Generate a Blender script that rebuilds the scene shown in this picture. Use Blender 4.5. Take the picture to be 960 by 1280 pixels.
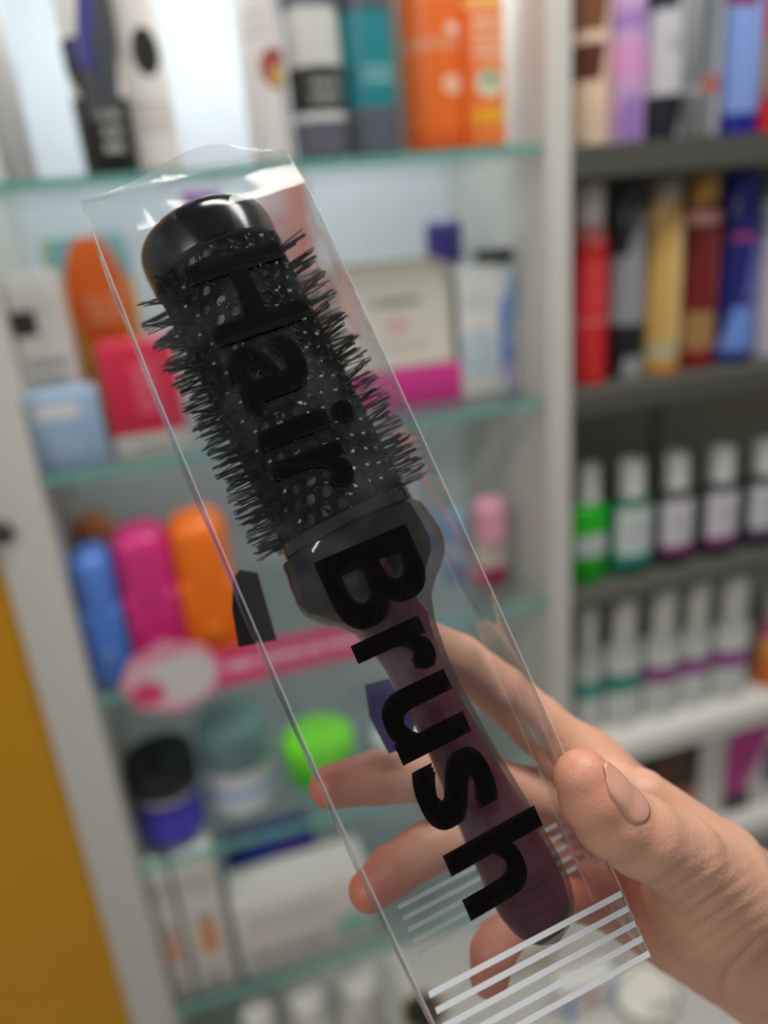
import bpy, bmesh, math, random
import numpy as np
from mathutils import Matrix, Vector
random.seed(4); np.random.seed(4)
sc = bpy.context.scene
for o in list(bpy.data.objects): bpy.data.objects.remove(o)

# ------------------------------------------------------------------ camera
FPX = 970.0
EYE = Vector((0, 0, 1.5))
def cam_rot(yaw, pitch, roll):
    cy, sy = math.cos(yaw), math.sin(yaw); cp, sp = math.cos(pitch), math.sin(pitch)
    fwd = Vector((sy*cp, cy*cp, -sp)); r0 = Vector((cy, -sy, 0)); d0 = fwd.cross(r0)
    r = math.cos(roll)*r0 + math.sin(roll)*d0; d = -math.sin(roll)*r0 + math.cos(roll)*d0
    return r, d, fwd
RT, DN, FW = cam_rot(math.radians(14.65), math.radians(20.7), math.radians(5.2))
RW = Matrix((RT, DN, FW)).transposed()          # camera axes (right, down, forward) to world
cd = bpy.data.cameras.new('camera'); cam = bpy.data.objects.new('camera', cd); sc.collection.objects.link(cam)
cam.matrix_world = Matrix.Translation(EYE) @ Matrix((RT, -DN, -FW)).transposed().to_4x4()
cd.sensor_fit = 'HORIZONTAL'; cd.sensor_width = 36.0; cd.lens = 36.0*FPX/960.0
cd.clip_start = 0.01; cd.clip_end = 50
cd.dof.use_dof = True; cd.dof.focus_distance = 0.209; cd.dof.aperture_fstop = cd.lens/6.3
sc.camera = cam
# ------------------------------------------------------------------ world, lamps, exposure
w = bpy.data.worlds.new('world'); sc.world = w; w.use_nodes = True
w.node_tree.nodes['Background'].inputs[0].default_value = (0.93, 0.97, 1.0, 1)
w.node_tree.nodes['Background'].inputs[1].default_value = 0.20
def area(name, loc, target, sx, sy, power, col):
    l = bpy.data.lights.new(name, 'AREA'); l.shape = 'RECTANGLE'; l.size = sx; l.size_y = sy; l.energy = power; l.color = col
    o = bpy.data.objects.new(name, l); sc.collection.objects.link(o); o.location = loc
    o.rotation_euler = (Vector(target)-Vector(loc)).to_track_quat('-Z', 'Y').to_euler()
    return o
area('ceiling_lamp', (0.55, 0.35, 2.75), (0.55, 0.36, 0), 1.2, 0.3, 25, (1, 0.96, 0.9))
area('ceiling_lamp', (-1.6, -0.9, 2.75), (-1.6, -0.89, 0), 1.2, 0.3, 30, (1, 0.95, 0.88))
area('cabinet_lamp', (0.145, 0.90, 1.86), (0.145, 1.0, 1.3), 0.5, 0.04, 1.9, (0.9, 0.97, 1))
sc.view_settings.view_transform = 'Standard'; sc.view_settings.look = 'None'
sc.view_settings.gamma = 1.0; sc.view_settings.exposure = 0.0; sc.view_settings.use_curve_mapping = False
sc.cycles.use_denoising = True
sc.cycles.transparent_max_bounces = 48; sc.cycles.max_bounces = 10; sc.cycles.caustics_reflective = False; sc.cycles.caustics_refractive = False

# ------------------------------------------------------------------ helpers
def at(px, py, Y):
    """point seen at pixel (px,py) on the vertical plane Y of the shop"""
    d = RW @ Vector(((px-480)/FPX, (py-640)/FPX, 1.0))
    return EYE + d*(Y/d.y)
def srgb(r, g, b):
    f = lambda c: (c/255/12.92) if c/255 <= 0.04045 else ((c/255+0.055)/1.055)**2.4
    return (f(r), f(g), f(b), 1)
def link(name, me, mat=None, parent=None, mw=None):
    o = bpy.data.objects.new(name, me); sc.collection.objects.link(o)
    if mat is not None and me is not None and len(me.materials) == 0: me.materials.append(mat)
    if parent is not None: o.parent = parent
    return o
def tag(o, label=None, cat=None, group=None, kind=None):
    if label: o['label'] = label
    if cat: o['category'] = cat
    if group: o['group'] = group
    if kind: o['kind'] = kind
    return o
def thing(name, label, cat, loc, rz=0, group=None):
    o = bpy.data.objects.new(name, None); sc.collection.objects.link(o); o.location = loc; o.rotation_euler = (0, 0, rz)
    o.empty_display_size = 0.02
    return tag(o, label, cat, group)
def bm_mesh(name, bm, smooth=True):
    bmesh.ops.recalc_face_normals(bm, faces=bm.faces)
    me = bpy.data.meshes.new(name); bm.to_mesh(me); bm.free()
    if smooth:
        me.polygons.foreach_set('use_smooth', [True]*len(me.polygons))
        try: me.set_sharp_from_angle(angle=math.radians(35))
        except Exception: pass
    return me
def box(name, x0, x1, y0, y1, z0, z1, mat, parent=None, bev=0.0, seg=2):
    bm = bmesh.new(); bmesh.ops.create_cube(bm, size=1)
    for v in bm.verts:
        v.co = Vector(((x0+x1)/2+v.co.x*(x1-x0), (y0+y1)/2+v.co.y*(y1-y0), (z0+z1)/2+v.co.z*(z1-z0)))
    if bev > 0: bmesh.ops.bevel(bm, geom=bm.edges[:], offset=bev, segments=seg, profile=0.5, affect='EDGES')
    return link(name, bm_mesh(name, bm), mat, parent)
def lathe(name, prof, mat, parent=None, n=32, sq=(1, 1), loc=(0, 0, 0)):
    """profile of (r, z) turned about z"""
    bm = bmesh.new(); rings = []
    for r, z in prof:
        rings.append([bm.verts.new((loc[0]+r*sq[0]*math.cos(2*math.pi*k/n), loc[1]+r*sq[1]*math.sin(2*math.pi*k/n), loc[2]+z)) for k in range(n)])
    for a, b in zip(rings, rings[1:]):
        for k in range(n): bm.faces.new((a[k], a[(k+1) % n], b[(k+1) % n], b[k]))
    bm.faces.new(rings[0][::-1]); bm.faces.new(rings[-1])
    return link(name, bm_mesh(name, bm), mat, parent)
# ---- node helpers
def schlick(t, f0, normal=None):
    lw = t.add('ShaderNodeLayerWeight'); lw.inputs['Blend'].default_value = 0.5
    if normal is not None: t.l.new(normal, lw.inputs['Normal'])
    return t.math('MULTIPLY_ADD', t.math('POWER', lw.outputs['Facing'], 5.0), 1-f0, f0)
class NT:
    def __init__(s, name):
        s.m = bpy.data.materials.new(name); s.m.use_nodes = True; s.t = s.m.node_tree; s.n = s.t.nodes; s.l = s.t.links
        s.b = s.n['Principled BSDF']; s.out = s.n['Material Output']
    def add(s, typ, **kw):
        x = s.n.new(typ)
        for k, v in kw.items(): setattr(x, k, v)
        return x
    def put(s, sock, v):
        if hasattr(v, 'is_linked'): s.l.new(v, sock)
        else: sock.default_value = v
    def math(s, op, a, b=0.0, c=None):
        x = s.n.new('ShaderNodeMath'); x.operation = op; s.put(x.inputs[0], a); s.put(x.inputs[1], b)
        if c is not None: s.put(x.inputs[2], c)
        return x.outputs[0]
    def mix(s, f, a, b):
        x = s.n.new('ShaderNodeMix'); x.data_type = 'RGBA'; s.put(x.inputs[0], f); s.put(x.inputs[6], a); s.put(x.inputs[7], b)
        return x.outputs[2]
def plain(name, col, rough=0.4, metal=0.0, noise=0.06, nscale=60, **kw):
    t = NT(name)
    nz = t.add('ShaderNodeTexNoise'); nz.inputs['Scale'].default_value = nscale
    v = t.math('MULTIPLY_ADD', nz.outputs[0], 2*noise, 1-noise)
    mx = t.add('ShaderNodeVectorMath', operation='SCALE'); mx.inputs[0].default_value = col[:3]; t.put(mx.inputs['Scale'], v)
    t.l.new(mx.outputs[0], t.b.inputs['Base Color'])
    t.b.inputs['Roughness'].default_value = rough; t.b.inputs['Metallic'].default_value = metal
    for k, val in kw.items(): t.b.inputs[k].default_value = val
    return t.m
def printed(name, base, shapes, rough=0.35):
    """flat print on a pack, laid out on its own generated coordinates (x across, z up)"""
    t = NT(name); co = t.add('ShaderNodeTexCoord'); sep = t.add('ShaderNodeSeparateXYZ'); t.l.new(co.outputs['Generated'], sep.inputs[0])
    X, Z = sep.outputs[0], sep.outputs[2]
    col = base
    for sh in shapes:
        k = sh[0]
        if k == 'r' or k == 't':
            x0, x1, z0, z1, c = sh[1:6]; skew = sh[6] if k == 'r' and len(sh) > 6 else 0.0
            xs = t.math('MULTIPLY_ADD', t.math('SUBTRACT', Z, (z0+z1)/2), -skew, X) if skew else X
            a = t.math('LESS_THAN', t.math('ABSOLUTE', t.math('SUBTRACT', xs, (x0+x1)/2)), (x1-x0)/2)
            b = t.math('LESS_THAN', t.math('ABSOLUTE', t.math('SUBTRACT', Z, (z0+z1)/2)), (z1-z0)/2)
            msk = t.math('MULTIPLY', a, b)
            if k == 't':
                rows = sh[6]
                zr = t.math('FRACT', t.math('MULTIPLY', t.math('SUBTRACT', Z, z0), rows/(z1-z0)))
                rowid = t.math('FLOOR', t.math('MULTIPLY', t.math('SUBTRACT', Z, z0), rows/(z1-z0)))
                cv = t.add('ShaderNodeCombineXYZ'); t.put(cv.inputs[0], t.math('MULTIPLY', X, 26.0)); t.put(cv.inputs[1], t.math('MULTIPLY', rowid, 7.3))
                nz = t.add('ShaderNodeTexNoise'); nz.inputs['Scale'].default_value = 1.0; t.l.new(cv.outputs[0], nz.inputs[0])
                msk = t.math('MULTIPLY', msk, t.math('MULTIPLY', t.math('LESS_THAN', zr, 0.6), t.math('GREATER_THAN', nz.outputs[0], 0.42)))
        elif k == 'e':
            cx, cz, rx, rz, c = sh[1:6]
            dx = t.math('DIVIDE', t.math('SUBTRACT', X, cx), rx); dz = t.math('DIVIDE', t.math('SUBTRACT', Z, cz), rz)
            msk = t.math('LESS_THAN', t.math('ADD', t.math('MULTIPLY', dx, dx), t.math('MULTIPLY', dz, dz)), 1.0)
        col = t.mix(msk, col, c)
    t.put(t.b.inputs['Base Color'], col); t.b.inputs['Roughness'].default_value = rough
    return t.m
C = srgb
WHITE = C(232, 230, 224)

# ------------------------------------------------------------------ materials of the setting
m_post = plain('post_paint', C(205, 203, 195), 0.5)
m_back = plain('cabinet_back_paint', C(226, 234, 240), 0.5)
m_yellow = plain('yellow_paint', C(196, 138, 4), 0.45, noise=0.05, nscale=6)
m_dark = plain('dark_olive_metal', C(190, 184, 162), 0.55)
m_darkedge = plain('dark_shelf_edge', C(80, 80, 73), 0.5)
m_whiteshelf = plain('white_shelf_paint', C(215, 213, 205), 0.5)
m_floor = plain('floor_tile', C(170, 165, 158), 0.4)
m_wall = plain('wall_paint', C(205, 203, 198), 0.7)
m_black = plain('black_plastic', C(22, 22, 24), 0.35)
def glass_shelf_mat():
    t = NT('shelf_glass'); tr = t.add('ShaderNodeBsdfTransparent'); tr.inputs[0].default_value = (0.95, 0.985, 0.98, 1)
    gl = t.add('ShaderNodeBsdfGlossy'); gl.inputs['Roughness'].default_value = 0.03
    mx = t.add('ShaderNodeMixShader'); t.put(mx.inputs[0], schlick(t, 0.03)); t.l.new(tr.outputs[0], mx.inputs[1]); t.l.new(gl.outputs[0], mx.inputs[2])
    t.l.new(mx.outputs[0], t.out.inputs[0]); return t.m
m_glass = glass_shelf_mat()
m_glassedge = plain('glass_edge', C(108, 168, 158), 0.2)

# ------------------------------------------------------------------ large structure
tag(box('floor', -2.5, 2.5, -2.5, 1.4, -0.1, 0, m_floor), kind='structure')
tag(box('wall_back', -2.5, 2.5, 1.30, 1.4, 0, 2.9, m_wall), kind='structure')
tag(box('wall_left', -0.62, -0.2035, 0.846, 1.28, 0, 2.4, m_yellow), 'mustard yellow painted panel beside the white cabinet post', kind='structure')
SH = {'A': 1.561, 'B': 1.277, 'C': 1.003, 'D': 0.745, 'E': 0.485, 'F': 0.21}
DF = 0.85                                             # plane of the shelf fronts
XL, XR = -0.147, 0.438
cab = thing('display_cabinet', 'white display cabinet with glass shelves behind the bagged brush', 'cabinet', (0.145, 1.0, 0))
def cpart(name, *a, **k):
    o = box(name, *a, **k); o.parent = cab; o.matrix_parent_inverse = Matrix.Translation(cab.location).inverted(); return o
cpart('side_post', -0.203, XL, DF-0.01, 1.16, 0, 2.4, m_post, bev=0.003)
cpart('side_post', XR, 0.470, DF-0.01, 1.16, 0, 2.4, m_post, bev=0.003)
cpart('back_panel', XL, XR, 1.14, 1.16, 0, 2.4, m_back)
cpart('top_panel', XL, XR, DF, 1.14, 1.88, 1.91, m_back)
cpart('bottom_panel', XL, XR, DF, 1.14, 0.15, SH['F'], m_whiteshelf)
for k in 'ABCDE':
    z = SH[k]
    g = cpart('glass_shelf', XL+0.001, XR-0.001, DF, 1.135, z-0.009, z, m_glass)
    e = box('polished_edge', XL+0.001, XR-0.001, DF-0.003, DF, z-0.009, z, m_glassedge); e.parent = g
lk = at(1, 664, DF-0.012)
lo = lathe('lock', [(0.002, 0), (0.012, 0), (0.012, 0.006), (0.006, 0.012), (0.002, 0.012)], m_black, n=24)
lo.matrix_world = Matrix.Translation(lk) @ Matrix.Rotation(math.pi/2, 4, 'X'); lo['label'] = 'small round black lock'
mw = lo.matrix_world.copy(); lo.parent = cab; lo.matrix_parent_inverse = Matrix.Translation(cab.location).inverted()

rack = thing('shelving_rack', 'dark olive shelving rack right of the white cabinet post', 'shelf', (0.9, 1.0, 0))
def rpart(name, *a, **k):
    o = box(name, *a, **k); o.parent = rack; o.matrix_parent_inverse = Matrix.Translation(rack.location).inverted(); return o
RX0, RX1 = 0.474, 1.30
rpart('back_panel', RX0, RX1, 1.14, 1.16, 0, 2.4, m_dark)
rpart('white_back_panel', RX0, 1.299, 1.132, 1.1395, 0, 0.96, m_whiteshelf)
rpart('upright', 0.80, 0.835, 1.1285, 1.1395, 0.975, 2.4, plain('grey_upright', C(176, 184, 172), 0.5))
RS = [(1.556, 0.030, m_darkedge), (1.276, 0.024, m_darkedge), (0.988, 0.012, m_darkedge), (0.725, 0.028, m_whiteshelf), (0.490, 0.028, m_whiteshelf), (0.21, 0.028, m_whiteshelf)]
for z, th, m in RS:
    s = rpart('shelf_board', RX0, RX1, DF+0.004, 1.138, z-th, z, m, bev=0.002)
    r_ = box('price_rail', RX0, RX1, DF-0.004, DF+0.004, z-th-0.004, z-0.002, m); r_.parent = s
rpart('side_panel', RX1, RX1+0.03, DF, 1.16, 0, 2.4, m_dark)
base = thing('base_counter', 'low white counter top in front of the cabinet at the bottom', 'counter', (0.42, 0.68, 0))
for nm, a, mt in (('counter_top', (0.16, 0.66, 0.52, 0.835, 0.46, 0.48), plain('counter_laminate', C(186, 184, 177), 0.5)), ('counter_body', (0.17, 0.65, 0.53, 0.83, 0, 0.46), m_post)):
    o = box(nm, *a, mt, bev=0.003); o.parent = base; o.matrix_parent_inverse = Matrix.Translation(base.location).inverted()

# ------------------------------------------------------------------ packs on the shelves
def place(xl, xr, ym, yoff, shelf, ytop=None, h=None):
    Y = DF+yoff; a, b = at(xl, ym, Y), at(xr, ym, Y)
    if a.x > XR+0.02: a.x = max(a.x, RX0+0.002)                      # keep clear of the posts
    elif Y > DF: a.x, b.x = max(a.x, XL+0.002), min(b.x, XR-0.002)
    cx = (a.x+b.x)/2; wd = abs(b.x-a.x)
    if h is None: h = at((xl+xr)/2, ytop, Y).z-shelf
    up = [z for z in ([q[0]-q[1]-0.005 for q in RS] if a.x > XR+0.02 else [SH[k]-0.01 for k in 'ABCDE']) if z > shelf+0.02]
    if up and Y > DF: h = min(h, min(up)-shelf-0.004)
    return cx, Y, wd, h
def can(name, cat, label, group, px, shelf, yoff, mats, ytop=None, h=None, cap=0.2, capr=0.8, shoulder=0.06):
    cx, Y, wd, h = place(*px, yoff, shelf, ytop, h); r = wd/2
    t = thing(name, label, cat, (cx, Y, shelf+0.0005), 0, group)
    hb = h*(1-cap)
    lathe('body', [(r*0.9, 0), (r, h*0.012), (r, hb-h*shoulder), (r*0.95, hb-h*shoulder*0.5), (r*(capr+0.04), hb-0.0004)], mats[0], t)
    rc = r*capr
    lathe('cap', [(rc, hb), (rc, h*0.985-rc*0.2), (rc*0.93, h-rc*0.06), (rc*0.6, h)], mats[1], t)
    return t
def bottle(name, cat, label, group, px, shelf, yoff, mats, ytop=None, h=None, cap=0.22, capr=0.5, lab=None, sq=(1, 0.6)):
    cx, Y, wd, h = place(*px, yoff, shelf, ytop, h); r = wd/2
    t = thing(name, label, cat, (cx, Y, shelf+0.0005), 0, group)
    hb = h*(1-cap)
    lathe('body', [(r*0.9, 0), (r, h*0.02), (r, hb*0.86), (r*0.9, hb*0.93), (r*capr*0.9, hb*0.985), (r*capr*0.85, hb-0.0004)], mats[0], t, sq=sq)
    rc = r*capr
    lathe('cap', [(rc, hb), (rc, h-rc*0.25), (rc*0.8, h), (rc*0.3, h)], mats[1], t)
    if lab:
        z0, z1, m = lab
        n = 16; bm = bmesh.new(); rows = []
        for z in (z0*h, z1*h):
            rows.append([bm.verts.new((r*1.012*sq[0]*math.sin(a), -r*1.02*sq[1]*math.cos(a), z)) for a in np.linspace(-1.0, 1.0, n)])
        for k in range(n-1): bm.faces.new((rows[0][k], rows[0][k+1], rows[1][k+1], rows[1][k]))
        link('front_label', bm_mesh('front_label', bm), m, t)
    return t
def carton(name, cat, label, group, px, shelf, yoff, mats, ytop=None, h=None, depth=0.05, rz=0.0, bev=0.002, seg=2, lid=None):
    cx, Y, wd, h = place(*px, yoff, shelf, ytop, h)
    t = thing(name, label, cat, (cx, Y+depth/2, shelf+0.0005), rz, group)
    box('body', -wd/2, wd/2, -depth/2, depth/2, 0, h if not lid else h-lid, mats[0], t, bev=bev, seg=seg)
    if lid: box('lid', -wd/2-0.0006, wd/2+0.0006, -depth/2-0.0006, depth/2+0.0006, h-lid+0.0003, h, mats[1], t, bev=bev, seg=seg)
    else: box('flap', -wd/2+0.003, wd/2-0.003, -depth/2+0.002, depth/2-0.002, h+0.0001, h+0.0012, mats[-1], t)
    return t
P = printed
m_white = plain('white_plastic', WHITE, 0.35)
def pl(n, *c, rough=0.35): return plain(n, C(*c), rough)
# --- top glass shelf
s = SH['A']
GA = 'spray cans on the top glass shelf'
can('pale_tube', 'can', 'pale grey can cut off by the left edge of the photo', GA, (-22, 24, 110), s, 0.06, [pl('pale_grey', 205, 205, 205), m_white], h=0.21)
can('spray_can', 'can', 'white and black spray can with a purple chevron, left end of the top shelf', GA, (86, 156, 110), s, 0.03,
    [P('can_print_chevron', WHITE, [('r', 0, 1, 0.0, 0.36, C(20, 20, 22)), ('r', 0.05, 0.55, 0.30, 0.62, C(35, 35, 38), -1.4), ('r', 0.38, 1, 0.25, 0.95, C(70, 74, 80), 0.5), ('r', 0.22, 0.55, 0.48, 0.62, C(60, 50, 130), -0.8), ('r', 0.34, 0.62, 0.52, 0.8, C(70, 66, 140), 0.9), ('t', 0.45, 0.8, 0.10, 0.32, C(170, 170, 165), 3)]), m_white], h=0.235)
can('spray_can', 'can', 'white spray can with a black leaf shaped oval next to the purple chevron can', GA, (152, 214, 110), s, 0.035,
    [P('can_print_oval', C(226, 222, 216), [('e', 0.58, 0.55, 0.27, 0.11, C(40, 40, 40)), ('e', 0.38, 0.86, 0.15, 0.03, C(205, 175, 110)), ('t', 0.15, 0.9, 0.18, 0.34, C(190, 180, 172), 4)]), m_white], h=0.235)
can('spray_can', 'can', 'white spray can with a red and gold round emblem', GA, (301, 356, 90), s, 0.04,
    [P('can_print_emblem', C(225, 220, 218), [('e', 0.72, 0.46, 0.36, 0.10, C(165, 80, 75)), ('e', 0.82, 0.42, 0.2, 0.06, C(215, 185, 110)), ('e', 0.4, 0.82, 0.18, 0.03, C(215, 180, 120)), ('t', 0.1, 0.7, 0.6, 0.75, C(200, 190, 186), 3)]), m_white], h=0.235)
can('spray_can', 'can', 'dark grey spray can with a white and black middle band', GA, (359, 426, 90), s, 0.03,
    [P('can_print_grey', C(96, 98, 110), [('r', 0, 1, 0.42, 0.72, C(205, 205, 200)), ('r', 0, 1, 0.22, 0.45, C(34, 38, 36)), ('r', 0, 1, 0.19, 0.23, C(215, 215, 215)), ('t', 0.3, 0.85, 0.28, 0.42, C(150, 155, 150), 2), ('t', 0.2, 0.9, 0.78, 0.95, C(70, 72, 82), 2)]), pl('slate_cap', 88, 92, 104)], h=0.235)
can('spray_can', 'can', 'dark grey spray can with a teal middle band', GA, (428, 492, 90), s, 0.03,
    [P('can_print_teal', C(92, 96, 108), [('r', 0, 1, 0.24, 0.70, C(34, 132, 142)), ('t', 0.25, 0.95, 0.36, 0.46, C(130, 180, 185), 2), ('r', 0, 1, 0.70, 0.72, C(60, 64, 70))]), pl('slate_cap_dark', 78, 82, 94)], h=0.235)
can('spray_can', 'can', 'slim pale green white tube between the teal can and the orange cans', GA, (487, 506, 90), s, 0.05, [pl('pale_green', 200, 215, 210), m_white], h=0.22)
can('spray_can', 'can', 'orange spray can with pale lettering, left of the two orange ones', GA, (504, 574, 90), s, 0.03,
    [P('can_print_orange', C(232, 110, 38), [('t', 0.2, 0.95, 0.75, 0.95, C(225, 160, 130), 3), ('r', 0, 1, 0.50, 0.56, C(222, 140, 100)), ('e', 0.75, 0.60, 0.14, 0.03, C(240, 205, 190)), ('e', 0.7, 0.33, 0.2, 0.05, C(240, 190, 160)), ('r', 0, 1, 0.0, 0.1, C(222, 92, 30))]), pl('orange_cap', 230, 110, 40)], h=0.235)
can('spray_can', 'can', 'orange spray can with purple lettering and a green white emblem, right of the two', GA, (572, 628, 90), s, 0.03,
    [P('can_print_orange_purple', C(236, 128, 60), [('r', 0.15, 0.75, 0.78, 0.98, C(110, 80, 140)), ('t', 0.2, 0.9, 0.82, 0.95, C(230, 190, 150), 3), ('r', 0, 1, 0.70, 0.75, C(240, 190, 110)), ('t', 0.2, 0.9, 0.45, 0.68, C(236, 190, 160), 4), ('e', 0.5, 0.33, 0.28, 0.07, C(215, 215, 190)), ('e', 0.5, 0.35, 0.13, 0.03, C(70, 150, 110)), ('r', 0.1, 0.9, 0.13, 0.2, C(238, 170, 40))]), pl('orange_cap_pale', 236, 130, 60)], h=0.235)
# --- second glass shelf
s = SH['B']
GB = 'packs on the second glass shelf'
carton('carton', 'box', 'white carton with a black bar on its face at the left edge', GB, (-46, 92, 440), s, 0.055,
    [P('print_blackbar', C(214, 210, 204), [('r', 0.0, 0.45, 0.69, 0.82, C(45, 42, 40)), ('t', 0.1, 0.85, 0.42, 0.60, C(150, 146, 142), 2), ('t', 0.1, 0.8, 0.1, 0.3, C(190, 186, 182), 3)]), m_white], ytop=345, depth=0.05)
carton('carton', 'box', 'pale blue carton with a cream strip, left front of the second shelf', GB, (30, 132, 545), s, 0.012,
    [P('print_paleblue', C(150, 176, 205), [('r', 0.08, 0.72, 0.66, 0.86, C(205, 205, 205)), ('r', 0, 1, 0.94, 1, C(170, 196, 222)), ('t', 0.2, 0.7, 0.2, 0.5, C(170, 190, 214), 3)]), pl('paleblue', 160, 186, 212)], ytop=490, depth=0.035)
carton('carton', 'box', 'gold and teal carton showing an orange bottle, behind the crimson carton', GB, (66, 172, 380), s, 0.12,
    [P('print_orangebottle', C(214, 160, 70), [('r', 0, 1, 0.80, 1, C(120, 178, 180)), ('r', 0, 0.1, 0, 1, C(180, 190, 160)), ('e', 0.55, 0.72, 0.36, 0.30, C(228, 100, 30)), ('t', 0.4, 0.8, 0.60, 0.75, C(235, 160, 110), 3), ('r', 0.35, 0.8, 0.32, 0.44, C(60, 42, 30))]), pl('tealtop', 130, 186, 186)], ytop=296, depth=0.05)
carton('carton', 'box', 'crimson carton with a white lower band beside the pale blue carton', GB, (132, 228, 500), s, 0.02,
    [P('print_crimson', C(205, 40, 72), [('r', 0, 1, 0, 0.2, C(214, 212, 206)), ('t', 0.3, 0.8, 0.06, 0.14, C(150, 150, 150), 1), ('t', 0.4, 0.7, 0.4, 0.85, C(225, 110, 130), 6)]), pl('crimson_top', 214, 60, 90)], ytop=430, depth=0.06)
bottle('lotion_bottle', 'bottle', 'bottle with a purple cap standing behind the top of the brush', GB, (240, 306, 400), s, 0.10, [pl('offwhite_lotion', 215, 215, 215), pl('purple_cap', 150, 60, 150)], ytop=238, cap=0.12, capr=0.7)
carton('carton', 'box', 'tall salmon pink carton behind the right edge of the bag', GB, (340, 398, 350), s, 0.10, [P('print_salmon', C(236, 160, 146), [('r', 0, 0.5, 0, 1, C(226, 196, 192)), ('t', 0.1, 0.5, 0.3, 0.9, C(220, 150, 150), 8)]), pl('salmon_top', 236, 150, 130)], ytop=214, depth=0.05)
# cream box with arched corner and magenta base
cx, Y, wd, h = place(420, 574, 420, 0.06, s, 325)
t = thing('wax_kit', 'cream box with rounded upper corner and magenta base on the second shelf', 'box', (cx, Y+0.03, s+0.0005), 0, GB)
def arch_prism(name, x0, x1, z0, z1, y0, y1, rad, mat, parent):
    pts = [(x0, z0), (x1, z0)]+[(x1-rad+rad*math.cos(a), z1-rad+rad*math.sin(a)) for a in np.linspace(0, math.pi/2, 9)]+[(x0+rad*0.3-rad*0.3*math.sin(a), z1-rad*0.3+rad*0.3*math.cos(a)) for a in np.linspace(0, math.pi/2, 5)]
    bm = bmesh.new(); f = [bm.verts.new((x, y0, z)) for x, z in pts]; b = [bm.verts.new((x, y1, z)) for x, z in pts]; n = len(pts)
    bm.faces.new(f); bm.faces.new(b[::-1])
    for k in range(n): bm.faces.new((f[k], b[k], b[(k+1) % n], f[(k+1) % n]))
    return link(name, bm_mesh(name, bm), mat, parent)
arch_prism('body', -wd/2, wd/2, h*0.27, h, -0.03, 0.03, 0.035, pl('cream_frame', 190, 184, 172), t)
arch_prism('front_panel', -wd/2+0.006, wd/2-0.014, h*0.29, h-0.008, -0.032, -0.0301, 0.03, P('print_wax', C(222, 218, 205), [('t', 0.3, 0.75, 0.62, 0.74, C(140, 135, 128), 1), ('e', 0.52, 0.42, 0.12, 0.10, C(220, 186, 182)), ('t', 0.25, 0.8, 0.15, 0.28, C(190, 186, 176), 2)]), t)
box('base_band', -wd/2, wd/2, -0.034, 0.03, 0, h*0.268, pl('magenta_band', 205, 55, 140), t, bev=0.002)
carton('carton', 'box', 'white carton with pale blue print right of the cream box', GB, (566, 628, 420), s, 0.06,
    [P('print_whiteblue', C(226, 228, 224), [('t', 0.2, 0.8, 0.7, 0.85, C(190, 200, 205), 2), ('e', 0.5, 0.35, 0.4, 0.2, C(196, 214, 226))]), m_white], ytop=338, depth=0.05)
t = bottle('spray_bottle', 'bottle', 'pale bottle with blue wave print and black spray head by the right post', GB, (615, 664, 430), s, 0.07,
    [P('print_bluewave', C(200, 212, 224), [('r', 0.1, 0.55, 0.15, 0.75, C(70, 120, 200), 0.6), ('r', 0.3, 0.7, 0.05, 0.4, C(90, 120, 200), -0.5), ('e', 0.7, 0.15, 0.25, 0.1, C(225, 200, 220)), ('r', 0.5, 1, 0.6, 0.9, C(150, 175, 210), 0.3)]), m_black], ytop=312, cap=0.08, capr=0.42, sq=(1, 0.7))
box('spray_head', -0.034, 0.012, -0.011, 0.011, 0.160, 0.176, pl('spray_head_black', 48, 50, 52), t, bev=0.004)
bottle('lotion_bottle', 'bottle', 'white bottle with a deep purple cap behind the cream box', GB, (538, 582, 400), s, 0.18, [pl('offwhite_lotion_b', 222, 222, 222), pl('deep_purple_cap', 66, 52, 130)], ytop=276, cap=0.24, capr=0.95)
# --- third glass shelf
s = SH['C']
GC = 'rounded cases on the third glass shelf'
def case(label, px, ytop, yoff, col, depth=0.07):
    cx, Y, wd, h = place(*px, yoff, s, ytop)
    t = thing('toiletry_case', label, 'case', (cx, Y+depth/2, s+0.0005), 0, GC)
    box('body', -wd/2, wd/2, -depth/2, depth/2, 0, h*0.60, pl('case_body', *col), t, bev=0.009, seg=4)
    box('lid', -wd/2-0.0008, wd/2+0.0008, -depth/2-0.0008, depth/2+0.0008, h*0.42, h, pl('case_lid', *[min(255, c+10) for c in col]), t, bev=0.024, seg=6)
    box('badge', -wd*0.16, wd*0.16, -depth/2-0.002, -depth/2, h*0.2, h*0.30, pl('case_badge', *[int(c*0.8+40) for c in col]), t, bev=0.001)
    return t
case('blue rounded toiletry case at the left end of the third shelf', (86, 156, 780), 692, 0.012, (74, 122, 205))
case('magenta rounded toiletry case between the blue and the orange cases', (154, 226, 760), 664, 0.012, (205, 40, 120))
case('bright orange rounded toiletry case right of the magenta case', (224, 298, 745), 648, 0.012, (240, 112, 10))
case('orange rounded toiletry case peeping over the blue case', (82, 150, 720), 652, 0.12, (232, 130, 60))
GD = 'small capped bottles on the third shelf'
bottle('nail_polish', 'bottle', 'small bottle with a big pink cap and a beige label at the right end', GD, (594, 634, 700), s, 0.07, [P('print_pinkpolish', C(200, 60, 110), [('r', 0, 1, 0.45, 1, C(205, 195, 180)), ('e', 0.5, 0.2, 0.3, 0.16, C(140, 40, 80))]), pl('pink_cap', 238, 165, 190)], ytop=626, cap=0.42, capr=0.95)
bottle('nail_polish', 'bottle', 'small bottle with a blue cap left of the pink capped one', GD, (556, 584, 690), s, 0.09, [P('print_bluepolish', C(150, 176, 200), [('r', 0, 1, 0.2, 0.6, C(96, 136, 190))]), pl('blue_cap', 140, 180, 215)], ytop=640, cap=0.34, capr=0.9)
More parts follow.
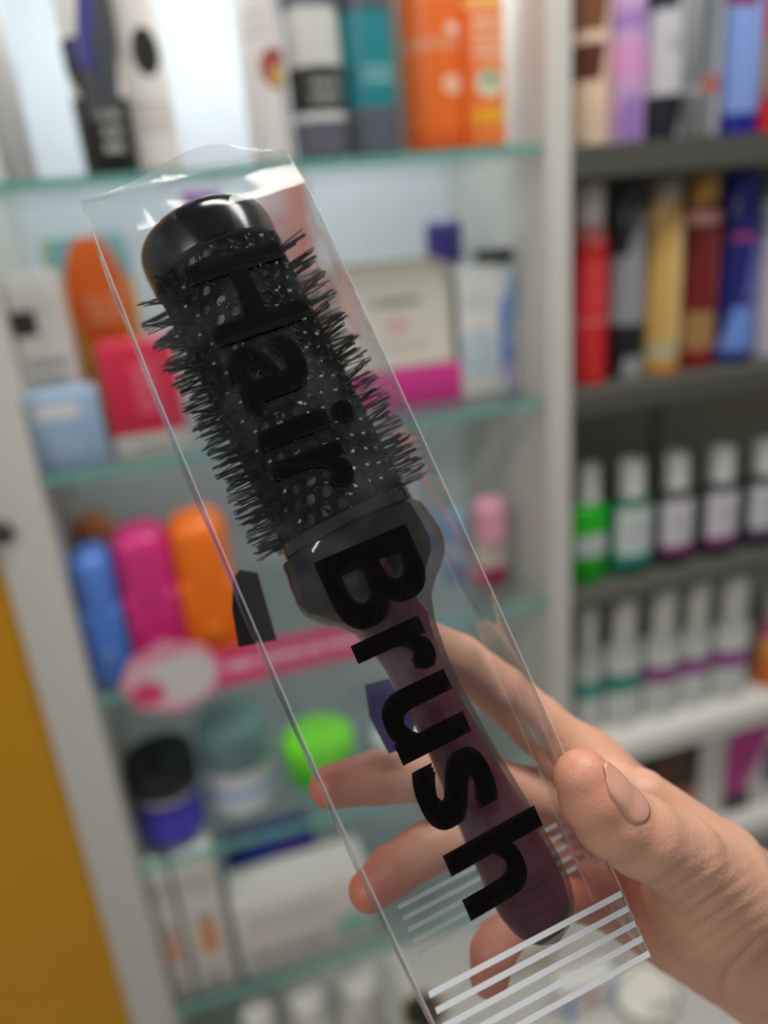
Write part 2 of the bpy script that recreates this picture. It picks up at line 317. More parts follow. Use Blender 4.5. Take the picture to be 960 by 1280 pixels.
bottle('nail_polish', 'bottle', 'smaller pale bottle with a grey blue cap beside the bag edge', GD, (524, 550, 690), s, 0.09, [pl('pale_polish', 176, 196, 210), pl('greyblue_cap', 120, 160, 195)], ytop=652, cap=0.34, capr=0.9)
# pink shelf sign
sa, sb = at(215, 845, DF-0.012), at(470, 815, DF-0.012)
t = thing('shelf_sign', 'pink shelf edge sign with a round badge below the toiletry cases', 'sign', (sa.x, DF-0.012, sa.z))
box('strip', 0.0, sb.x-sa.x, -0.001, 0.001, -0.031, 0.020, P('print_pinkstrip', C(216, 62, 112), [('t', 0.2, 0.95, 0.4, 0.8, C(236, 180, 200), 1), ('r', 0, 1, 0, 0.08, C(200, 110, 140))]), t)
bm = bmesh.new(); n = 28
f = [bm.verts.new((0.057*math.cos(2*math.pi*k/n)*(1+0.04*math.cos(8*2*math.pi*k/n)), -0.0035, 0.046*math.sin(2*math.pi*k/n)*(1+0.04*math.cos(8*2*math.pi*k/n)))) for k in range(n)]
b = [bm.verts.new((v.co.x, -0.0012, v.co.z)) for v in f]
bm.faces.new(f); bm.faces.new(b[::-1])
for k in range(n): bm.faces.new((f[k], b[k], b[(k+1) % n], f[(k+1) % n]))
link('badge', bm_mesh('badge', bm, False), P('print_badge', C(226, 140, 168), [('e', 0.5, 0.5, 0.43, 0.43, C(222, 178, 190)), ('e', 0.60, 0.46, 0.32, 0.32, C(212, 205, 205)), ('e', 0.24, 0.34, 0.17, 0.17, C(214, 70, 110)), ('t', 0.2, 0.7, 0.82, 0.92, C(220, 90, 130), 1)]), t)
# --- fourth glass shelf: tubs
s = SH['D']
def tub(label, px, yoff, ytop, body, lid, lidf=0.4, group='cream tubs on the fourth glass shelf'):
    cx, Y, wd, h = place(*px, yoff, s, ytop); r = wd/2
    t = thing('cream_tub', label, 'jar', (cx, Y, s+0.0005), 0, group)
    hb = h*(1-lidf)
    lathe('body', [(r*0.86, 0), (r*0.94, h*0.03), (r*0.94, hb-0.0005)], body, t, n=40)
    lathe('lid', [(r, hb), (r, h-r*0.16), (r*0.93, h-r*0.04), (r*0.7, h), (r*0.3, h+r*0.02)], lid, t, n=40)
    return t
tub('purple cream tub with a glossy black lid on the fourth shelf', (146, 254, 990), 0.065, 938, P('print_purple', C(74, 64, 190), [('r', 0, 1, 0.62, 0.8, C(40, 36, 150)), ('r', 0, 1, 0.86, 1, C(180, 178, 180))]), pl('lid_black', 26, 30, 34, rough=0.15), 0.40)
tub('white cream tub with a grey teal lid behind the purple tub', (252, 342, 955), 0.085, 893, P('print_whiteblueband', C(222, 224, 226), [('r', 0, 1, 0.35, 0.6, C(170, 196, 228)), ('r', 0, 1, 0, 0.1, C(200, 205, 205))]), pl('lid_teal', 106, 138, 138, rough=0.2), 0.46)
tub('lime green tub behind the tip of the middle finger', (356, 446, 955), 0.10, 915, pl('lime_body', 60, 200, 20), pl('lime_lid', 120, 226, 40), 0.5)
tub('small white tub behind the lower part of the bag', (470, 540, 960), 0.12, 910, m_white, pl('lid_offwhite', 220, 222, 220), 0.4)
# --- fifth glass shelf
s = SH['E']
GE = 'cartons on the fifth glass shelf'
for i, (xl, xr, ym, yt, lb, oc) in enumerate([(186, 232, 1190, 1086, 'narrow white carton at the left end with a low orange mark', True), (236, 288, 1180, 1068, 'narrow white carton with a small orange mark, second from left', True)]):
    carton('carton', 'box', lb, GE, (xl, xr, ym), s, 0.012, [P('print_narrow%d' % i, C(208, 204, 194), [('r', 0.3, 0.75, 0.30, 0.56, C(214, 140, 104)), ('r', 0.3, 0.75, 0.52, 0.60, C(170, 160, 146)), ('e', 0.45, 0.08, 0.2, 0.05, C(160, 158, 150)), ('t', 0.15, 0.85, 0.72, 0.92, C(185, 182, 174), 4)]), m_white], ytop=yt, depth=0.06)
carton('carton', 'box', 'large white carton with grey print and a teal mark on the fifth shelf', GE, (296, 470, 1170), s, 0.012, [P('print_largewhite', C(212, 206, 200), [('t', 0.08, 0.7, 0.62, 0.8, C(176, 170, 172), 2), ('t', 0.05, 0.62, 0.18, 0.36, C(160, 160, 160), 1), ('e', 0.84, 0.3, 0.15, 0.17, C(150, 190, 175)), ('r', 0, 1, 0.0, 0.06, C(190, 188, 180))]), pl('largewhite_top', 214, 210, 204)], ytop=1108, depth=0.07)
cx, Y, wd, h = place(290, 402, 1080, 0.05, s, 1062)
carton('carton', 'box', 'blue and purple topped box behind the large white carton', GE, (284, 400, 1085), s, 0.09, [P('print_bluepurple', C(40, 74, 180), [('r', 0.52, 1, 0, 1, C(84, 54, 150)), ('t', 0.1, 0.9, 0.75, 0.9, C(100, 110, 190), 1)]), pl('bluepurple_top', 56, 60, 160)], ytop=1060, depth=0.06)
# --- under the fifth shelf: white bottles
s = SH['F']
for i, (xl, xr, lb) in enumerate([(300, 352, 'left of the white bottles under the fifth shelf'), (362, 418, 'middle one of the white bottles under the fifth shelf'), (428, 486, 'right one of the white bottles under the fifth shelf')]):
    bottle('shampoo_bottle', 'bottle', 'plain white shampoo bottle, '+lb, 'white bottles under the fifth shelf', (xl, xr, 1290), s, 0.03, [pl('white_shampoo', 214, 212, 206), pl('white_shampoo_cap', 224, 222, 216)], h=0.19, cap=0.3, capr=0.8)
# --- counter in front
s = 0.480
c1 = at(738, 1262, 0.66)
t = carton('carton', 'box', 'white carton with a blue stripe and red lettering at the bottom edge', 'packs on the white counter', (704, 772, 1262), s, -0.20, [P('print_bluestripe', C(224, 224, 218), [('r', 0.05, 0.2, 0, 0.85, C(60, 140, 200)), ('t', 0.34, 0.74, 0.35, 0.85, C(205, 70, 80), 4), ('r', 0.86, 1, 0, 1, C(120, 170, 205)), ('r', 0, 1, 0.93, 0.96, C(90, 110, 130))]), m_white], ytop=1232, depth=0.03)
cx, Y, wd, h = place(771, 838, 1240, -0.20, s, 1240)
t = thing('cream_tin', 'small round white tin with dark lettering below the wrist', 'tin', (cx, Y, s+0.0005), 0, 'packs on the white counter')
lathe('body', [(wd*0.47, 0), (wd*0.49, 0.002), (wd*0.49, h*0.72)], P('print_tin', C(222, 220, 208), [('r', 0, 1, 0.06, 0.2, C(60, 80, 84))]), t)
lathe('lid', [(wd*0.5, h*0.725), (wd*0.5, h*0.97), (wd*0.46, h), (wd*0.2, h)], pl('tin_lid', 226, 222, 208), t)
lathe('rim', [(wd*0.47, h*0.60), (wd*0.535, h*0.62), (wd*0.535, h*0.70), (wd*0.5, h*0.724)], pl('tin_rim', 50, 62, 64), t)
tin = t; tin_r = wd*0.49; tin_h = h
carton('carton', 'box', 'plain beige carton seen through the bottom of the bag', 'packs on the white counter', (612, 694, 1240), s, -0.12, [pl('beige_carton', 200, 194, 178), pl('beige_carton_top', 206, 200, 184)], ytop=1185, depth=0.04)
can('hair_oil', 'bottle', 'olive gold bottle with a black cap at the bottom left of the bag', 'packs on the white counter', (506, 560, 1300), s, -0.12, [pl('olive_gold', 120, 104, 20), m_black], ytop=1264, cap=0.3, capr=0.85)
# --- right rack
GR = 'hair sprays on the top row of the rack'
s = RS[0][0]+0.0005
def R1(label, xl, xr, base, shapes, capc, i, name='hair_spray'):
    can(name, 'can', label, GR, (xl, xr, 100), s, 0.05, [P('rack_top_print%d' % i, C(*base), shapes), pl('rack_cap', *capc)], h=0.235)
R1('beige and brown hair spray can at the left end of the top row', 716, 759, (226, 200, 176), [('r', -0.1, 0.7, 0.62, 0.85, C(120, 76, 52), 0.9), ('r', -0.2, 0.6, 0.36, 0.56, C(92, 44, 26), 0.8), ('t', 0.2, 0.8, 0.08, 0.25, C(206, 180, 156), 3)], (120, 80, 60), 1)
R1('lilac hair spray can in the top row', 761, 803, (196, 160, 205), [('r', 0, 1, 0.62, 0.72, C(160, 130, 190)), ('r', 0, 1, 0.36, 0.56, C(214, 150, 200)), ('e', 0.4, 0.12, 0.3, 0.16, C(150, 120, 190)), ('t', 0.1, 0.9, 0.8, 0.95, C(220, 180, 215), 2)], (190, 150, 200), 2)
R1('navy and silver hair spray can in the top row', 806, 848, (198, 198, 204), [('r', -0.3, 0.7, 0.72, 1.0, C(30, 30, 48), 1.0), ('r', -0.4, 0.8, 0.0, 0.26, C(28, 28, 42), 1.3), ('t', 0.3, 0.9, 0.5, 0.6, C(160, 160, 170), 2)], (30, 30, 44), 3)
R1('silver grey hair spray can with a small red mark in the top row', 852, 896, (172, 172, 172), [('r', 0.1, 0.55, 0.3, 1, C(110, 116, 122), 0.2), ('e', 0.5, 0.30, 0.3, 0.05, C(176, 96, 96)), ('r', 0, 0.5, 0, 0.26, C(110, 112, 116))], (110, 114, 120), 4)
R1('light blue hair spray can with a dark blue foot in the top row', 900, 944, (128, 156, 220), [('r', 0, 1, 0.0, 0.13, C(28, 32, 140)), ('r', 0, 0.6, 0.75, 1, C(40, 30, 120), 0.5), ('e', 0.3, 0.78, 0.3, 0.06, C(120, 30, 80)), ('r', 0.6, 1, 0.3, 0.8, C(160, 176, 224))], (40, 40, 130), 5)
R1('red and gold hair spray can cut off at the right edge, top row', 946, 992, (186, 40, 44), [('r', 0, 1, 0.22, 0.56, C(160, 130, 90)), ('r', 0, 1, 0.0, 0.16, C(214, 36, 34))], (190, 40, 50), 6)
GR2 = 'hair sprays on the second row of the rack'
s = RS[1][0]+0.0005
def R2(label, xl, xr, base, shapes, capc, i, ytop, cap=0.14, capr=0.8, yoff=0.05):
    can('hair_spray', 'can', label, GR2, (xl, xr, 370), s, yoff, [P('rack_mid_print%d' % i, C(*base), shapes), pl('rack_cap', *capc)], ytop=ytop, cap=cap, capr=capr, shoulder=0.1)
R2('red hair spray can with a white cap at the left end of the second row', 714, 756, (206, 38, 44), [('r', 0, 1, 0.40, 0.43, C(220, 110, 110)), ('r', 0, 1, 0.9, 1, C(214, 120, 120)), ('t', 0.2, 0.8, 0.5, 0.8, C(214, 70, 74), 4)], (225, 215, 212), 1, 228, cap=0.2)
R2('black and silver hair spray can in the second row', 760, 802, (140, 144, 150), [('r', -0.3, 0.9, 0.0, 0.34, C(22, 22, 24), 1.3), ('r', -0.4, 0.4, 0.75, 1, C(30, 32, 36), 1.0), ('r', 0.2, 1, 0.0, 0.14, C(150, 152, 156), 0.8)], (44, 46, 50), 2, 226)
R2('gold hair spray can in the second row', 804, 847, (205, 164, 92), [('r', 0.5, 0.9, 0.2, 0.95, C(222, 190, 130)), ('r', 0, 1, 0.1, 0.2, C(180, 176, 140), 0.4), ('r', 0, 1, 0, 0.06, C(205, 140, 60))], (176, 160, 130), 3, 222)
R2('dark red hair spray can with a gold cap in the second row', 850, 891, (110, 24, 24), [('r', 0, 1, 0.10, 0.36, C(160, 122, 76), 0.3), ('r', 0.6, 0.9, 0.4, 0.85, C(150, 70, 60)), ('r', 0, 1, 0, 0.12, C(130, 24, 26)), ('r', 0, 1, 0.88, 0.95, C(215, 160, 140))], (196, 148, 70), 4, 216)
R2('navy blue hair spray can with a light blue swirl in the second row', 894, 938, (26, 30, 110), [('r', 0.1, 0.8, 0.08, 0.36, C(110, 146, 220), 0.8), ('r', 0.5, 1, 0.4, 0.75, C(90, 100, 170), 0.6), ('r', 0.1, 0.6, 0.76, 0.8, C(160, 60, 120))], (30, 34, 130), 5, 212)
R2('pale lilac hair spray can cut off at the right edge, second row', 942, 988, (190, 184, 196), [('r', 0, 1, 0.7, 1, C(205, 205, 210))], (150, 156, 166), 6, 214)
GR3 = 'capped bottles on the third row of the rack'
s = RS[2][0]+0.0005
def R3(label, xl, xr, body, labc, band, ytop, i, lz=(0.12, 0.60)):
    bottle('shampoo_bottle', 'bottle', label, GR3, (xl, xr, 680), s, 0.05, [pl('row_bottle', *body), pl('row_cap', 226, 228, 224)], ytop=ytop, cap=0.31, capr=0.54, sq=(1, 0.6),
           lab=(*lz, P('row_label%d' % i, C(*labc), [('r', 0, 1, 0.0, 0.16, C(*band)), ('t', 0.15, 0.85, 0.35, 0.85, C(178, 176, 182), 5)])))
t = R3('bright green shampoo bottle with a white cap and pale mid label', 712, 757, (30, 180, 30), (200, 204, 210), (176, 186, 184), 578, 1, (0.24, 0.42))
R3('dark green shampoo bottle with a white cap and white label', 762, 812, (18, 110, 74), (206, 216, 214), (60, 150, 140), 573, 2)
R3('black shampoo bottle with a white cap, left of the three black ones', 818, 863, (38, 40, 42), (214, 210, 218), (150, 60, 120), 566, 3)
R3('black shampoo bottle with a white cap, middle of the three black ones', 872, 917, (38, 40, 42), (214, 210, 218), (150, 60, 130), 558, 4)
R3('black shampoo bottle with a white cap, right of the three black ones', 924, 970, (38, 40, 42), (206, 208, 214), (110, 80, 130), 550, 5)
GR4 = 'white bottles on the fourth row of the rack'
s = RS[3][0]+0.0005
def R4(label, xl, xr, band, ytop, i):
    bottle('conditioner_bottle', 'bottle', label, GR4, (xl, xr, 850), s, 0.05, [P('row4_print%d' % i, C(214, 218, 214), [('r', 0, 1, 0.42, 0.64, C(*band)), ('t', 0.1, 0.9, 0.08, 0.3, C(190, 194, 192), 4)]), pl('row4_cap', 226, 226, 218)], ytop=ytop, cap=0.36, capr=0.6, sq=(1, 0.6))
R4('white bottle with a teal band at the left end of the fourth row', 716, 752, (70, 156, 146), 738, 1)
R4('white bottle with a darker teal band, second in the fourth row', 756, 800, (54, 140, 124), 732, 2)
R4('white bottle with a purple band right of the teal banded pair', 804, 846, (146, 76, 140), 728, 3)
R4('white bottle with a purple band, fourth in the fourth row', 848, 884, (150, 84, 150), 722, 4)
R4('white bottle with a purple band behind the gap of the fourth row', 888, 930, (150, 72, 140), 716, 5)
bottle('conditioner_bottle', 'bottle', 'orange brown bottle with a pink neck at the right edge, fourth row', GR4, (944, 990, 850), s, 0.05, [P('row4_orange', C(200, 100, 40), [('r', 0, 1, 0.5, 0.8, C(214, 150, 70)), ('r', 0, 1, 0.8, 1, C(205, 100, 150))]), pl('row4_capo', 220, 218, 214)], ytop=740, cap=0.3, capr=0.6)
s = RS[4][0]+0.0005
GR5 = 'packs on the fifth row of the rack'
carton('carton', 'box', 'black carton with an orange patch above the hand', GR5, (796, 872, 965), s, 0.03, [P('print_blackorange', C(34, 32, 30), [('r', 0.45, 1.0, 0.0, 0.42, C(190, 96, 56)), ('e', 0.55, 0.68, 0.25, 0.16, C(90, 50, 30))]), m_black], ytop=918, depth=0.06)
carton('carton', 'box', 'white carton between the black carton and the magenta one', GR5, (876, 908, 955), s, 0.03, [pl('white_pack', 216, 212, 208), m_white], ytop=905, depth=0.06)
carton('carton', 'box', 'white carton with a slanting magenta band at the right edge', GR5, (912, 985, 945), s, 0.03, [P('print_magenta', C(212, 206, 210), [('r', -0.2, 0.5, 0.1, 0.9, C(190, 60, 140), 0.7), ('r', 0, 0.4, 0, 0.22, C(60, 30, 50)), ('r', 0.6, 1, 0.2, 0.6, C(90, 40, 90))]), m_white], ytop=880, depth=0.06)

# ------------------------------------------------------------------ the bagged brush: local frame s (along), t (across), n (towards the viewer), metres
RB = np.array([[0.4102, 0.8932, 0.1814], [0.9048, -0.375, -0.1994], [-0.1101, 0.246, -0.963]])
u_, _, v_ = np.linalg.svd(RB); RB = u_@v_
C0 = np.array([(455-480)/FPX, (690-640)/FPX, 1.0])*0.210
MB = Matrix.Translation(EYE) @ RW.to_4x4() @ Matrix.Translation(Vector(C0)) @ Matrix([list(r) for r in RB]).to_4x4()
MM = 0.001
# materials
def film_mat(name='clear_film', haze=0.20):
    t = NT(name); tr = t.add('ShaderNodeBsdfTransparent'); tr.inputs[0].default_value = (0.965, 0.97, 0.975, 1)
    gl = t.add('ShaderNodeBsdfGlossy'); gl.inputs['Roughness'].default_value = 0.1
    df = t.add('ShaderNodeBsdfDiffuse'); df.inputs[0].default_value = (0.6, 0.63, 0.67, 1)
    co = t.add('ShaderNodeTexCoord'); mp = t.add('ShaderNodeMapping'); mp.inputs['Scale'].default_value = (14, 60, 60); t.l.new(co.outputs['Object'], mp.inputs[0])
    nz = t.add('ShaderNodeTexNoise'); nz.inputs['Scale'].default_value = 1.0; nz.inputs['Detail'].default_value = 3; t.l.new(mp.outputs[0], nz.inputs[0])
    bp = t.add('ShaderNodeBump'); sp_ = t.add('ShaderNodeSeparateXYZ'); t.l.new(co.outputs['Object'], sp_.inputs[0])
    mr = t.add('ShaderNodeMapRange'); t.l.new(sp_.outputs[0], mr.inputs[0]); [setattr(mr.inputs[i], 'default_value', v) for i, v in ((1, 0.05), (2, 0.1), (3, 0.15), (4, 0.5))]
    t.l.new(mr.outputs[0], bp.inputs['Strength']); bp.inputs['Distance'].default_value = 0.004; t.l.new(nz.outputs[0], bp.inputs['Height'])
    t.l.new(bp.outputs[0], gl.inputs['Normal'])
    n2 = t.add('ShaderNodeTexNoise'); n2.inputs['Scale'].default_value = 45; t.l.new(co.outputs['Object'], n2.inputs[0])
    hz = t.math('MULTIPLY', t.math('MAXIMUM', t.math('SUBTRACT', n2.outputs[0], 0.46), 0.015 if haze < 0.5 else 0.25), haze)
    m1 = t.add('ShaderNodeMixShader'); t.put(m1.inputs[0], hz); t.l.new(tr.outputs[0], m1.inputs[1]); t.l.new(df.outputs[0], m1.inputs[2])
    m2 = t.add('ShaderNodeMixShader'); t.put(m2.inputs[0], t.math('MINIMUM', schlick(t, 0.035, bp.outputs[0]), 0.5)); t.l.new(m1.outputs[0], m2.inputs[1]); t.l.new(gl.outputs[0], m2.inputs[2])
    t.l.new(m2.outputs[0], t.out.inputs[0]); return t.m
m_film = film_mat(); m_header = film_mat('header_film', 0.9)
m_ink = plain('black_print_ink', C(14, 9, 9), 0.4, noise=0.02, **{'Specular IOR Level': 0.15})
def stripe_mat(name, alpha):
    t = NT(name); t.b.inputs['Base Color'].default_value = (0.78, 0.8, 0.84, 1); t.b.inputs['Roughness'].default_value = 0.4; t.b.inputs['Alpha'].default_value = alpha
    return t.m
m_stripe = stripe_mat('white_print_ink', 0.92); m_stripe_b = stripe_mat('white_print_ink_back', 0.5); m_seam = stripe_mat('sealed_film_edge', 0.13)
m_barrel = plain('barrel_black_metal', C(22, 22, 25), 0.2, 0.8, 0.2, 900)
m_capblack = plain('glossy_black_plastic', C(10, 10, 14), 0.16, 0.0, 0.1, 300)
m_bristle = plain('bristle_nylon', C(12, 11, 14), 0.3)
m_chrome = plain('ferrule_steel', C(80, 76, 72), 0.1, 1.0)
m_core = plain('purple_core_plastic', C(122, 36, 70), 0.35, 0, 0.15, 30)
m_inner = plain('dark_inner_sleeve', C(16, 11, 10), 0.4)
def smoky():
    t = NT('smoky_acrylic'); tr = t.add('ShaderNodeBsdfTransparent'); tr.inputs[0].default_value = (0.60, 0.58, 0.57, 1)
    gl = t.add('ShaderNodeBsdfGlossy'); gl.inputs['Roughness'].default_value = 0.08
    df = t.add('ShaderNodeBsdfDiffuse'); df.inputs[0].default_value = (0.05, 0.05, 0.05, 1)
    m0 = t.add('ShaderNodeMixShader'); m0.inputs[0].default_value = 0.06; t.l.new(tr.outputs[0], m0.inputs[1]); t.l.new(df.outputs[0], m0.inputs[2])
    m1 = t.add('ShaderNodeMixShader'); t.put(m1.inputs[0], schlick(t, 0.04)); t.l.new(m0.outputs[0], m1.inputs[1]); t.l.new(gl.outputs[0], m1.inputs[2])
    t.l.new(m1.outputs[0], t.out.inputs[0]); return t.m
m_smoky = smoky()

# ---- hair brush
brush = bpy.data.objects.new('hair_brush', None); sc.collection.objects.link(brush)
tag(brush, 'round black hair brush with purple handle sealed in a clear bag', 'hair brush')
AX_N = -21.0*MM
ang = math.atan(0.046)
MBR = MB @ Matrix.Translation((0, 2.0*MM+0.046*37*MM, AX_N)) @ Matrix.Rotation(ang, 4, 'Z')   # local: x along, y across, z towards viewer
brush.matrix_world = MBR
def bpart(name, me, mat, parent=None): 
    return link(name, me, mat, parent or brush)
RBR = 20.3*MM
def xlathe(name, prof, mat, parent=None, n=48, ky=1.0, kz=1.0):
    bm = bmesh.new(); rings = []
    for x, r in prof: rings.append([bm.verts.new((x*MM, r*MM*ky*math.cos(2*math.pi*k/n), r*MM*kz*math.sin(2*math.pi*k/n))) for k in range(n)])
    for a, b in zip(rings, rings[1:]):
        for k in range(n): bm.faces.new((a[k], b[k], b[(k+1) % n], a[(k+1) % n]))
    bm.faces.new(rings[0]); bm.faces.new(rings[-1][::-1])
    return bpart(name, bm_mesh(name, bm), mat, parent)
# perforated barrel: hexagonal cells each with a round hole
NC = 24; cw = 2*math.pi*20.3/NC; rh = cw*math.sqrt(3)/2; X0, X1 = -99.4, -13.0
bm = bmesh.new()
def onb(x, a, r=20.3): return (x*MM, r*MM*math.cos(a), r*MM*math.sin(a))
nrow = int((X1-X0)/rh)
rh = (X1-X0)/nrow
for i in range(nrow):
    for j in range(NC):
        a0 = (j+0.5*(i % 2))*2*math.pi/NC; xc = X0+(i+0.5)*rh
        o_, h_, g_ = [], [], []
        for k in range(12):
            th = 2*math.pi*k/12+math.pi/6
            seg = (k//2)
            # hexagon outline radius in direction th
            hr = (cw/2)/max(0.5, math.cos(((th+math.pi/6) % (math.pi/3))-math.pi/6))
            dy, dx = hr*math.cos(th), hr*math.sin(th)
            o_.append(bm.verts.new(onb(xc+dx, a0+dy/20.3, 20.0)))
            h_.append(bm.verts.new(onb(xc+0.36*cw*math.sin(th), a0+0.36*cw*math.cos(th)/20.3, 20.5)))
            g_.append(bm.verts.new(onb(xc+0.32*cw*math.sin(th), a0+0.32*cw*math.cos(th)/20.3, 19.2)))
        for k in range(12):
            l = (k+1) % 12
            bm.faces.new((o_[k], o_[l], h_[l], h_[k])); bm.faces.new((h_[k], h_[l], g_[l], g_[k]))
bpart('barrel', bm_mesh('barrel', bm), m_barrel)
xlathe('barrel_core', [(-99.6, 18.9), (-12.5, 18.9)], m_inner)
xlathe('end_cap', [(-114.9, 10), (-114.7, 15.5), (-114.0, 18), (-112.4, 20.0), (-110.2, 21.0), (-107.5, 21.4), (-99.6, 21.3), (-98.8, 20.7)], m_capblack)
xlathe('ferrule', [(-13, 20.6), (-12.6, 21.0), (-9.6, 21.0), (-9.2, 20.6)], m_chrome)
# smoky handle shell
outl = [(-9.0, 20.5), (-8.6, 22.2), (-2, 23.6), (4, 24.2), (8, 23.2), (12, 20.0), (15.5, 15.6), (19, 12.6), (24, 10.8), (28, 9.9), (36, 8.8), (48, 8.6), (60, 8.9), (74, 9.9), (88, 11.0), (100, 11.6), (108, 11.4), (114, 9.8), (118, 7.2), (120.6, 3.8), (121.4, 1.0)]
def thick(x): return np.interp(x, [-9, 0, 8, 16, 28, 60, 100, 114, 121.4], [17, 16.5, 14, 11, 8.5, 7.5, 7.5, 6, 0.8])
def handle(name, rows, mat, dw, dn, oy=0.0, n=40, parent=None):
    bm = bmesh.new(); rings = []
    for x, hw in rows:
        r = []
        for k in range(n):
            a = 2*math.pi*k/n; ca, sa_ = math.cos(a), math.sin(a); e = 0.75
            r.append(bm.verts.new((x*MM, (oy+max(0.3, hw-dw)*math.copysign(abs(ca)**e, ca))*MM, max(0.3, thick(x)-dn)*math.copysign(abs(sa_)**e, sa_)*MM)))
        rings.append(r)
    for a, b in zip(rings, rings[1:]):
        for k in range(n): bm.faces.new((a[k], b[k], b[(k+1) % n], a[(k+1) % n]))
    bm.faces.new(rings[0]); bm.faces.new(rings[-1][::-1])
    return bpart(name, bm_mesh(name, bm), mat, parent)
xs = np.concatenate([np.linspace(-9, 121.4, 66)])
rows = [(x, float(np.interp(x, [p[0] for p in outl], [p[1] for p in outl]))) for x in xs]
hd = handle('handle_shell', rows, m_smoky, 0, 0)
hd['label'] = 'smoky clear outer shell of the handle'
core_rows = [(2, 8.0), (6, 9.2), (14, 9.0)]+[(x, h_) for x, h_ in rows if 22 < x < 120.6]
handle('handle_core', core_rows, m_core, 1.1, 1.0, -0.7)['label'] = 'purple core inside the handle'
handle('inner_sleeve', [(-8.4, 21.0), (-2, 21.6), (3, 21.8), (7, 20.5), (12, 15.5), (16, 11.0), (20, 8.0)], m_inner, 0, 1.6, -1.6)
# bristle tufts: rings of small fans
def tuft_mesh(i):
    rnd = random.Random(i); bm = bmesh.new()
    for k in range(6):
        bx, by = rnd.uniform(-0.5, 0.5), rnd.uniform(-0.5, 0.5); L = rnd.uniform(6.6, 9.2)
        tx, ty = bx+rnd.uniform(-1.5, 1.5), by+rnd.uniform(-0.9, 0.9)
        r0, r1 = 0.30, 0.19; lo_, hi_ = [], []
        for q in range(5):
            a = 2*math.pi*q/5
            lo_.append(bm.verts.new(((bx+r0*math.cos(a))*MM, (by+r0*math.sin(a))*MM, -1.0*MM)))
            hi_.append(bm.verts.new(((tx+r1*math.cos(a))*MM, (ty+r1*math.sin(a))*MM, L*MM)))
        for q in range(5): bm.faces.new((lo_[q], lo_[(q+1) % 5], hi_[(q+1) % 5], hi_[q]))
        bm.faces.new(hi_)
    return bm_mesh('bristle_tuft', bm)
TM = [tuft_mesh(i) for i in range(9)]
for me in TM: me.materials.append(m_bristle)
NR, NA = 23, 13
for i in range(NR):
    x = -95+i*(80.0/(NR-1))
    for j in range(NA):
        a = 2*math.pi*(j+0.5*(i % 2))/NA+random.uniform(-0.03, 0.03)
        o = link('bristle_tuft', TM[(i*5+j*3) % 9], None, brush)
        kz = max(0.10, min(1.0, (20.75/max(0.05, abs(math.sin(a)))-20.3)/8.6))
        M_ = Matrix.Translation((x*MM, RBR*math.cos(a), RBR*math.sin(a))) @ Matrix.Rotation(a-math.pi/2, 4, 'X') 
        o.matrix_local = M_ @ Matrix.Rotation(random.uniform(0, 0.3), 4, 'Z') @ Matrix.Diagonal((1, 1, kz, 1))
        
# ---- clear bag
bag = bpy.data.objects.new('plastic_bag', None); sc.collection.objects.link(bag); bag.matrix_world = MB
tag(bag, 'clear plastic bag with bold black lettering and white stripes around the brush', 'bag')
def tl(s): return np.interp(s, [-124, -60, 0, 50, 110, 128], [-32.5, -34.2, -34.4, -34.2, -32.2, -31.6])
def tr_(s): return np.interp(s, [-124, -100, 0, 68, 110, 128], [30.0, 29.6, 28.8, 27.8, 26.0, 25.4])
def hh(s): return float(np.interp(s, [-124, -119, -112, -102, -90, 20, 110, 127], [0.8, 10, 26, 38, 42, 42, 42, 41]))
def n0(s): return float(np.interp(s, [-124, -118, -108, -96], [-7, -4.5, -1.2, 0.0]))
def wv(s, t, k): return 0.35*math.sin(s*0.11+t*0.21+k*2)+0.3*math.sin(s*0.27-t*0.13+k*1.3)+0.22*math.sin(t*0.55+s*0.05+k)
bm = bmesh.new(); rings = []
SV = np.concatenate([np.linspace(-124, -96, 16), np.linspace(-93, 127, 66)])
for s_ in SV:
    L_, R_, H_, N_ = tl(s_), tr_(s_), hh(s_), n0(s_); r = []
    amp = min(1, H_/20)
    for t_ in np.linspace(0, 1, 21):                       # front
        edge = math.sin(math.pi*t_)
        tt = L_+(R_-L_)*t_; r.append((s_, tt, N_+edge*(0.1+wv(s_, tt, 0)*0.7)*amp))
    for q in np.linspace(0, 1, 9)[1:-1]:                    # right side
        r.append((s_, R_+(0.8*math.sin(math.pi*q)+0.6*math.sin(s_*0.13+q*5))*amp+4.5*q*amp, N_-H_*q))
    for t_ in np.linspace(1, 0, 21):                        # back
        tt = L_+(R_-L_)*t_; r.append((s_, tt+4.5*t_*amp, N_-H_+math.sin(math.pi*t_)*wv(s_, tt, 3)*amp))
    for q in np.linspace(1, 0, 9)[1:-1]:                    # left side
        r.append((s_, L_+(0.9*math.sin(s_*0.10+q*4))*math.sin(math.pi*q)*amp, N_-H_*q))
    rings.append([bm.verts.new((a*MM, b*MM, c*MM)) for a, b, c in r])
n = len(rings[0])
for a, b in zip(rings, rings[1:]):
    for k in range(n): bm.faces.new((a[k], b[k], b[(k+1) % n], a[(k+1) % n]))
bm.faces.new(rings[-1])
link('film_sleeve', bm_mesh('film_sleeve', bm), m_film, bag)
